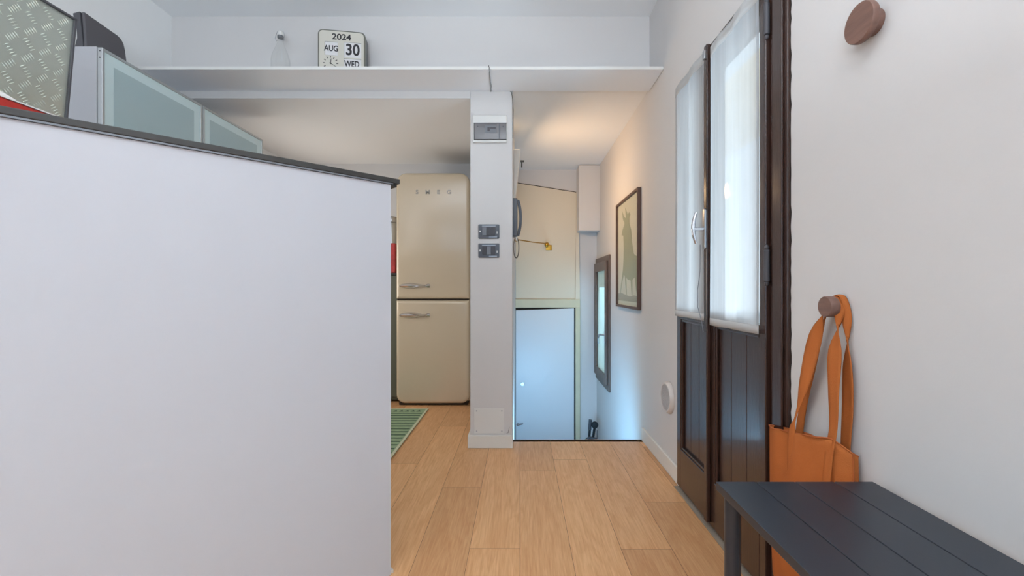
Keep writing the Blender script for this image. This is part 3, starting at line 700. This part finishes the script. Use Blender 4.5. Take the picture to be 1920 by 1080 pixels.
# ------------------------------------------------------------------ double glazed door in the right wall
dr = thing('door_2', (XR, 1.73, 0), 'dark stained two-leaf balcony door with white sheer curtains', 'door'); dr['kind'] = 'structure'
XD = .772                    # face of the leaves towards the room
fm = MB()
fm.box(XR-.010, XR+.12, 1.285, 1.372, 0, DZ+.0).box(XR-.018, XR-.010, 1.300, 1.350, 0, DZ)
fm.box(XR+.06, XR+.12, 2.135, 2.1545, 0, DZ).box(XR+.06, XR+.12, 1.372, 2.135, DZ-.02, DZ-.0005)
fm.build('jamb', M['doorwood'], dr, bevel=0.003)
def leaf(y0, y1, hinge_near, grooves):
    l = MB(); st = .035; x0, x1 = XD, XD+.045
    yl, yr = y0+st, y1-st-.010
    zt, zb, zg0, zg1 = DZ-.006, .018, .86, DZ-.075
    l.box(x0, x1, y0, yl, zb, zt); l.box(x0, x1, yr, y1, zb, zt)
    l.box(x0, x1, yl, yr, zb, .205); l.box(x0, x1, yl, yr, .83, zg0); l.box(x0, x1, yl, yr, zg1, zt)
    lo_ = l.build('leaf', M['doorwood'], dr, bevel=0.003)
    p = MB(); n_ = grooves; w_ = (yr-yl)/n_
    for k in range(n_): p.box(x0+.016, x0+.028, yl+k*w_+.0012, yl+(k+1)*w_-.0012, .206, .829)
    p.box(x0+.021, x0+.026, yl, yr, .206, .829)
    p.build('boarded_panel', M['doorwood'], lo_, bevel=0.0015)
    m_ = MB()
    for q in ((yl, yl+.010, .205, .83), (yr-.010, yr, .205, .83), (yl+.010, yr-.010, .205, .217), (yl+.010, yr-.010, .818, .83)): m_.box(x0+.004, x0+.0155, *q)
    m_.build('panel_moulding', M['doorwood'], lo_, bevel=0.003)
    MB().box(x0+.020, x0+.024, yl, yr, zg0, zg1).build('pane', M['glass'], lo_)
    return lo_
leafN = leaf(1.376, 1.785, True, 3); leafF = leaf(1.797, 2.152, False, 3)
MB().box(XD-.018, XD-.0005, 1.768, 1.796, .03, DZ-.006).build('astragal', M['doorwood'], dr, bevel=0.004)
MB().box(XD+.002, XD+.04, 1.7862, 1.7962, .02, DZ-.01).build('meeting_seal', M['rubber'], dr)
MB().box(XR-.010, XR+.15, 1.3, 2.154, 0, .014).box(XR-.035, XR-.010, 1.32, 2.154, 0, .006).build('threshold', M['stone'], dr)
for z0 in (1.0, 1.775):
    h = MB().cyl((XR-.020, 1.374, z0), (0, 0, 1), .009, .10, 14, bev=.002)
    h.lathe([(.004, 0), (.007, .004), (.007, .010), (.003, .016)], (XR-.020, 1.374, z0+.10), (0, 0, 1), 12)
    h.lathe([(.003, -.014), (.007, -.009), (.007, -.003), (.004, 0)], (XR-.020, 1.374, z0), (0, 0, 1), 12)
    h.build('hinge', M['anth'], dr)
# long handle with plate
HZ = 1.22; hy = 1.782
hb = MB().rr((XD-.0185, hy-.013, HZ), Y, Z, -X, 0, .024, -.083, .083, .007, .011, .003)
hbo = hb.build('handle_plate', M['steel'], dr)
h = MB().cyl((XD-.0258, hy, HZ), (-1, 0, 0), .0085, .036, 16)
hp2 = []
for k in range(13):
    t = -1+2*k/12; hp2.append((XD-.066+.012*(t*t), hy, HZ+.004+.062*t))
h.tube(hp2, [.006+.0025*(1-abs(-1+2*k/12)) for k in range(13)], 12)
h.build('door_handle', M['chrome'], hbo)
random.seed(5)
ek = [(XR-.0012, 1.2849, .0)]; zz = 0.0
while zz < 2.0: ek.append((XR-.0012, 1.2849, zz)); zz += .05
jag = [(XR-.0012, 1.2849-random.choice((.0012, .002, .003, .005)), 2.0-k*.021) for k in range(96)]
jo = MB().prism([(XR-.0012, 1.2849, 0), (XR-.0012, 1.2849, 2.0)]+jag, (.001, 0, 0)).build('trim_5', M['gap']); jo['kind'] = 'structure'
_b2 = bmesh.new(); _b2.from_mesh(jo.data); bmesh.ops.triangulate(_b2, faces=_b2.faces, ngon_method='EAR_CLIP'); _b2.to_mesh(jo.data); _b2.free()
MB().rr((XD-.0182, hy-.010, 1.925), Y, Z, -X, 0, .018, -.015, .020, .008, .003, .001).build('top_latch', M['steel'], dr)
# curtains on the leaves
def curtain(y0, y1, z0, z1, label, xo):
    c = thing('sheer_curtain', (XD-.01, (y0+y1)/2, z0), label, 'curtain', 'sheer curtains on the balcony door')
    NU, NV = 60, 20; hem = .028; side = .016
    def X_(u, v):
        y = y0+(y1-y0)*u
        return xo+.003*math.sin(u*13+1)+.0010*math.sin(u*37+v*2)*(0.4+.6*v)+.0015*math.sin(u*6+v*3)
    def grid(u0, u1, v0, v1, nu, nv):
        vs = []; fs = []
        for j in range(nv+1):
            for i in range(nu+1):
                u = u0+(u1-u0)*i/nu; v = v0+(v1-v0)*j/nv
                vs.append((X_(u, v), y0+(y1-y0)*u, z0+(z1-z0)*v))
        for j in range(nv):
            for i in range(nu): a = j*(nu+1)+i; fs.append((a, a+1, a+nu+2, a+nu+1))
        return vs, fs
    hv = hem/(z1-z0); su = side/(y1-y0)
    g = MB(); g.add(*grid(su, 1-su, hv, 1-1.6*hv, NU, NV), 0, True); g.build('veil', M['sheer'], c)
    g = MB(); g.add(*grid(0, 1, 0, hv, NU, 2), 0, True); g.build('bottom_hem', M['hem'], c, solid=0.0012)
    g = MB(); g.add(*grid(0, 1, 1-1.6*hv, 1, NU, 2), 0, True); g.build('top_heading', M['hem'], c, solid=0.0012)
    M.setdefault('sidehem', sheer('curtain_side_hem', 0.12, (226, 232, 238)))
    for a, b in ((0, su), (1-su, 1)):
        g = MB(); g.add(*grid(a, b, hv, 1-1.6*hv, 3, NV), 0, True); g.build('side_hem', M['sidehem'], c)
    MB().tube([(xo+.006, y0+.002, z1-.012), (xo+.006, y1-.002, z1-.012)], .003, 8).build('curtain_rod', M['white'], c)
    return c
curtain(1.395, 1.752, .832, 1.945, 'sheer white curtain on the nearer door leaf, right of the handle', XD-.014)
curtain(1.808, 2.145, .845, 1.955, 'sheer white curtain on the farther narrow door leaf, left of the handle', XD-.014)
o = MB().tube([(XD-.024, 1.815, 1.16), (XD-.026, 1.812, 1.05), (XD-.027, 1.835, .97), (XD-.028, 1.83, .90), (XD-.024, 1.80, .84), (XD-.022, 1.79, .80)], .0013, 6).build('pull_cord', M['greyplast2'])
tag(o, 'thin grey cord hanging below the balcony door handle', 'cord')

# ------------------------------------------------------------------ coat knobs
def knob(y, z, prof, label):
    k = thing('coat_knob', (XR, y, z), label, 'coat knob', 'wooden wall knobs')
    MB().lathe([p for p in prof if p[1] <= .0225], (XR-.0003, y, z), (-1, 0, 0), 48).build('stem', M['knobwood'], k)
    MB().lathe([p for p in prof if p[1] >= .0225], (XR-.0003, y, z), (-1, 0, 0), 48).build('head', M['knobwood'], k)
    return k
knob(.978, 1.573, [(.027, 0), (.028, .002), (.028, .016), (.029, .0225), (.0415, .0226), (.0435, .026), (.0435, .036), (.042, .0385), (.001, .039)], 'large wooden disc knob high on the right wall')
knob(1.077, .934, [(.015, 0), (.016, .002), (.014, .008), (.014, .0225), (.0245, .0226), (.0255, .025), (.0255, .043), (.024, .045), (.001, .0455)], 'small wooden knob carrying the tan tote bag')

# ------------------------------------------------------------------ tote bag
bag = thing('tote_bag', (.76, 1.18, .12), 'tan canvas tote bag hanging from the small wooden knob', 'bag')
rimF = [(.772, 1.352, .556), (.752, 1.30, .562), (.742, 1.24, .578), (.733, 1.171, .592), (.728, 1.12, .604), (.731, 1.079, .612), (.741, 1.042, .622), (.753, 1.022, .612), (.768, 1.008, .598)]
rimB = [(.782, 1.012, .590), (.786, 1.055, .590), (.787, 1.12, .584), (.787, 1.19, .582), (.787, 1.26, .572), (.785, 1.32, .562)]
def resample(p, n):
    p = [Vector(a) for a in p]; d = [0]
    for a, b in zip(p, p[1:]): d.append(d[-1]+(b-a).length)
    out = []
    for i in range(n):
        t = d[-1]*i/(n-1); k = 0
        while k < len(d)-2 and d[k+1] < t: k += 1
        f = (t-d[k])/(d[k+1]-d[k]); out.append(p[k].lerp(p[k+1], f))
    return out
ring = resample(rimF, 40) + resample(rimB, 30)
NV = 26; vs = []; fs = []; nR = len(ring)
for j in range(NV+1):
    v = j/NV
    for i, p in enumerate(ring):
        front = i < 40; u = i/39 if front else (i-40)/29
        z = p.z*(1-v)+.115*v
        yy = p.y
        yc = 1.18
        yy = yc+(p.y-yc)*(1.0+.03*math.sin(PI*v)-.05*v)
        if front:
            bul = math.sin(PI*min(1, max(0, u)))
            x = p.x*(1-v)+(.776-.045*bul)*v - .012*bul*math.sin(PI*v) + .0045*math.sin(u*19+v*2.5)*bul*(.5+.5*math.cos(v*2.2)) + .003*math.sin(v*17+u*5)*bul*v
        else: x = p.x
        z += .004*math.sin(u*9)*v if front else 0
        vs.append((x, yy, z))
for j in range(NV):
    for i in range(nR):
        i2 = (i+1) % nR; fs.append((j*nR+i, j*nR+i2, (j+1)*nR+i2, (j+1)*nR+i))
fs.append(tuple(NV*nR+i for i in range(nR)))
bmb = MB(); bmb.add(vs, fs, 0, True); body = bmb.build('body', M['canvas'], bag, solid=0.0022)
# hem seam around the rim and vertical side seam
sm = MB(); sm.tube([Vector(p)-Vector((.0016 if i < 40 else 0, 0, .0)) for i, p in enumerate(ring)]+[ring[0]], .0022, 6)
sm.tube([(vs[j*nR+39][0]-.001, vs[j*nR+39][1]-.001, vs[j*nR+39][2]) for j in range(NV+1)], .0018, 6)
sm.build('hem_seam', M['stitch'], body)
def ribbon(name, pts, th=.0022, n=60, m='canvas'):
    """pts: (point, width vector)"""
    P = [Vector(p) for p, _ in pts]; W_ = [Vector(w) for _, w in pts]
    vs = []; fs = []
    def cr_(a, b, c, d, t): return .5*((2*b)+(c-a)*t+(2*a-5*b+4*c-d)*t*t+(3*b-a-3*c+d)*t**3)
    K = len(P)-1
    for i in range(n+1):
        s = i/n*K; k = min(int(s), K-1); t = s-k
        g = lambda A_, q: A_[max(0, min(K, q))]
        p = cr_(g(P, k-1), g(P, k), g(P, k+1), g(P, k+2), t); w_ = cr_(g(W_, k-1), g(W_, k), g(W_, k+1), g(W_, k+2), t)
        p2 = cr_(g(P, k-1), g(P, k), g(P, k+1), g(P, k+2), min(1, t+.05)); tn = (p2-p)
        nrm = tn.cross(w_); nrm = nrm.normalized() if nrm.length > 1e-9 else Vector((1, 0, 0))
        for a in (-.5, -.25, 0, .25, .5): vs.append(p+w_*a+nrm*.002*math.cos(a*PI))
    for i in range(n):
        for q in range(4): fs.append((i*5+q, i*5+q+1, i*5+q+6, i*5+q+5))
    g_ = MB(); g_.add(vs, fs, 0, True); return g_.build(name, M[m], bag, solid=th)
kz = .934
ribbon('strap', [((.728, 1.172, .30), (0, .030, 0)), ((.727, 1.172, .46), (0, .030, 0)), ((.7285, 1.172, .590), (0, .028, 0)), ((.738, 1.168, .64), (.012, .018, 0)), ((.752, 1.152, .74), (-.008, .032, 0)), ((.762, 1.126, .86), (-.012, .032, .004)),
                 ((.770, 1.102, .925), (.018, .006, 0)), ((.7745, 1.083, .954), (.018, 0, 0)), ((.776, 1.064, .950), (.018, 0, 0)), ((.772, 1.058, .91), (.014, -.012, 0)), ((.763, 1.060, .83), (-.006, .034, 0)), ((.754, 1.052, .74), (0, .036, 0)), ((.745, 1.040, .65), (.002, .028, 0)), ((.737, 1.042, .59), (0, .026, 0)), ((.730, 1.044, .50), (0, .026, 0)), ((.724, 1.044, .34), (0, .026, 0))])
ribbon('strap', [((.7845, 1.235, .50), (0, .030, 0)), ((.784, 1.225, .59), (0, .030, 0)), ((.781, 1.198, .68), (.004, .032, 0)), ((.777, 1.158, .78), (.006, .032, 0)), ((.776, 1.120, .88), (.012, .022, 0)),
                 ((.780, 1.101, .94), (.014, .004, 0)), ((.782, 1.082, .959), (.016, 0, 0)), ((.784, 1.060, .955), (.016, 0, 0)), ((.785, 1.050, .90), (.010, -.018, 0)), ((.783, 1.046, .80), (.004, .030, 0)), ((.782, 1.044, .70), (0, .034, 0)), ((.783, 1.052, .60), (0, .030, 0)), ((.784, 1.055, .50), (0, .030, 0))])

# ------------------------------------------------------------------ bench
BX0, BX1, BY1, BZ = .433, .780, .966, .5525
bn = thing('bench', (.6, .45, 0), 'blue-black slatted bench with round legs along the right wall', 'bench')
nb = 4; bw = (BX1-BX0)/nb; BY0 = -.10
for k in range(nb):
    MB().box(BX0+k*bw+(.0008 if k else 0), BX0+(k+1)*bw-.0008, BY0, BY1, BZ-.018, BZ).build('slat', M['bench'], bn, bevel=0.0012)
MB().box(BX0+.03, BX1-.03, BY1-.09, BY1-.05, BZ-.034, BZ-.0185).build('cross_rail', M['bench'], bn)
MB().box(BX0+.03, BX1-.03, BY0+.05, BY0+.09, BZ-.034, BZ-.0185).build('cross_rail', M['bench'], bn)
for lx in (BX0+.024, BX1-.024):
    for ly in (BY1-.026, BY0+.026):
        MB().cyl((lx, ly, 0.006), (0, 0, 1), .0165, BZ-.0245, 28).build('leg', M['bench'], bn)
        MB().cyl((lx, ly, 0.0), (0, 0, 1), .0150, .0058, 20).build('foot_pad', M['rubber'], bn)

# ------------------------------------------------------------------ fridge
fy = F/226.0; fx0, fx1 = -1.031, -.418
fg = thing('fridge', ((fx0+fx1)/2, fy+.3, 0), 'tall cream rounded retro fridge beside the pillar', 'fridge')
MB().rr((0, YK-.01, 0), X, Z, -Y, fx0+.004, fx1-.004, .03, 1.93, YK-.01-fy-.062, (.01, .01, .085, .085)).build('cabinet', M['cream'], fg)
MB().rr((0, fy+.060, 0), X, Z, -Y, fx0, fx1, .888, 1.938, .060, (.010, .010, .085, .085), .030, steps=10).build('door', M['cream'], fg)
MB().rr((0, fy+.060, 0), X, Z, -Y, fx0, fx1, .018, .880, .060, (.075, .075, .010, .010), .030, steps=10).build('door', M['cream'], fg)
MB().box(fx0+.012, fx1-.012, fy+.012, fy+.058, .8795, .8885).build('door_gap', M['gap'], fg)
MB().box(fx0+.02, fx1-.02, fy+.03, fy+.12, .004, .03).build('plinth', M['gap'], fg)
for hz_ in (.998, .754):
    hxa, hxb = -.998, -.748
    h = MB()
    pts = []; 
    nseg = 24
    vs = []; fs = []
    for k in range(nseg+1):
        t = k/nseg; xx = hxa+(hxb-hxa)*t
        hh = (.010+.014*math.sin(PI*min(1, t/.75))**1.0 if t < .75 else .010+.0*t) + (.006 if t > .88 else 0)
        if t < .03: hh *= .6
        dep = .012+.022*math.sin(PI*min(1, t*1.02))
        for (a, b) in ((-hh, 0), (-hh*.7, .6), (0, 1), (hh*.7, .6), (hh, 0)): vs.append((xx, fy-.0005-(dep)*b-.004, hz_+a))
    for k in range(nseg):
        for j in range(4): fs.append((k*5+j, k*5+j+1, k*5+j+6, k*5+j+5))
        fs.append((k*5+4, k*5, k*5+5, k*5+9))
    fs.append((0, 1, 2, 3, 4)); fs.append(tuple(nseg*5+j for j in range(5)))
    h.add(vs, fs, 0, True)
    h.cyl((hxa+.02, fy+.0005, hz_), (0, -1, 0), .010, .012, 16); h.cyl((hxb-.014, fy+.0005, hz_), (0, -1, 0), .012, .014, 16)
    h.build('handle', M['chrome'], fg)
for ch_, xx in zip('SMEG', (782, 802, 822, 842)):
    text('logo_letter', ch_, .046, ((xx-975)/226.0, fy-.0022, H+(540-360.5)/226.0), X, Z, -Y, M['logo'], fg, 0.004, 0.001, 1.15)

# base unit left of the fridge with things on it
bu = thing('base_cabinet', (-1.35, 3.9, 0), 'dark olive grey cabinet squeezed left of the fridge', 'cabinet')
MB().box(-1.62, -1.045, 3.76, YK-.002, .02, 1.09).build('body', M['olive'], bu)
MB().box(-1.60, -1.05, 3.738, 3.758, .05, 1.085).build('door', M['olive'], bu, bevel=.002)
MB().box(-1.62, -1.042, 3.73, YK-.002, 1.0905, 1.108).build('top', M['darktop'], bu)
rx = thing('red_packet', (-1.12, 3.9, 1.109), 'red printed packet standing on the olive cabinet beside the fridge', 'packet')
sR = F/3.76
MB().box(-1.20, (740.5-975)/sR, 3.76, 3.83, 1.109, H+(540-456)/sR).build('box', M['redbox'], rx, bevel=.003)
mk = MB()
for k in range(8):
    z = 1.17+k*.022; mk.box(-1.13-.02*((k*7) % 3)*.3, -1.118, 3.7588, 3.7596, z, z+.012)
mk.build('printed_marks', M['ink'], rx)
cn = thing('metal_canister', (-1.155, 3.92, 1.109), 'tall dull metal canister behind the red packet', 'canister')
MB().lathe([(.055, 0), (.056, .004), (.056, .44), (.050, .455)], (-1.155, 3.92, 1.109), (0, 0, 1), 32).build('body', M['alu'], cn)
MB().lathe([(.0565, .456), (.0575, .46), (.0575, .485), (.050, .505), (.02, .515)], (-1.155, 3.92, 1.109), (0, 0, 1), 32).build('lid', M['steel'], cn)

# ------------------------------------------------------------------ rug
rg = thing('rug', (-1.05, 2.9, 0), 'green striped rug with cream border in front of the fridge', 'rug')
rx0, rx1, ry0, ry1 = -1.40, -.739, 2.35, 3.53
MB().box(rx0, rx1, ry0, ry1, .0006, .007).build('ground_weave', M['rug'], rg)
st = MB(); y = ry1-.145
while y > ry0+.06: st.box(rx0+.02, rx1-.022, y, y+.016, .0071, .0082); y -= .062
st.build('stripes', M['rugd'], rg)
st = MB()
k = 0; x = rx0+.03
while x < rx1-.05:
    st.prism([(x, ry1-.085, .0071), (x+.036, ry1-.085, .0071), (x+.018, ry1-.045, .0071)], (0, 0, .0011)); x += .046
st.build('triangle_row', M['rugd'], rg)
MB().box(rx1-.014, rx1+.002, ry0, ry1+.002, .0072, .0086).box(rx0, rx1-.014, ry1-.012, ry1+.002, .0072, .0086).build('border', M['rugl'], rg)

# ------------------------------------------------------------------ folded stroller at the foot of the stairs
sY = 4.2; sS = F/sY
def sx(x): return (x-975)/sS
def sz(y): return H+(540-y)/sS
fs_ = thing('folded_stroller', (.7, sY, ZL), 'black folded stroller leaning in the corner at the foot of the stairs', 'stroller')
MB().tube([(sx(1098), sY, ZL+.12), (sx(1104.5), sY, sz(822)), (sx(1107), sY, sz(790))], .012, 12).tube([(sx(1111), sY+.04, ZL+.12), (sx(1113), sY+.03, sz(822)), (sx(1115.5), sY, sz(798))], .012, 12).build('tube_frame', M['rubber'], fs_)
MB().tube([(sx(1105.5), sY, sz(806)), (sx(1107), sY, sz(787))], .016, 14).build('grip', M['anth'], fs_)
MB().tube([(sx(1112), sY-.01, sz(801)), (sx(1117), sY-.01, sz(801))], .001, 4).lathe([(.008, -.022), (.030, -.014), (.034, 0), (.030, .014), (.008, .022)], (sx(1114.5), sY-.02, sz(795.5)), (0, 1, 0), 24).build('hub', M['rubber'], fs_)
MB().tube([(sx(1097), sY-.01, sz(826)), (sx(1104), sY-.01, sz(820)), (sx(1118.5), sY-.01, sz(823))], .014, 10).tube([(sx(1119), sY-.01, ZL+.12), (sx(1119), sY-.01, sz(806))], .003, 8).build('cross_brace', M['anth'], fs_)
for a in (1099, 1117):
    MB().lathe([(.02, -.014), (.06, -.014), (.066, -.008), (.066, .008), (.06, .014), (.02, .014)], (sx(a), sY, ZL+.067), (1, 0, 0), 28).build('wheel', M['rubber'], fs_)

# ------------------------------------------------------------------ outside
struct('ground_outside', MB().box(XR+T, 9, -6, 14, -.25, -.05), M['stone'])
struct('wall_garden', MB().box(2.5, 2.7, -3, 6.3, -.05, 2.56), M['stucco'])
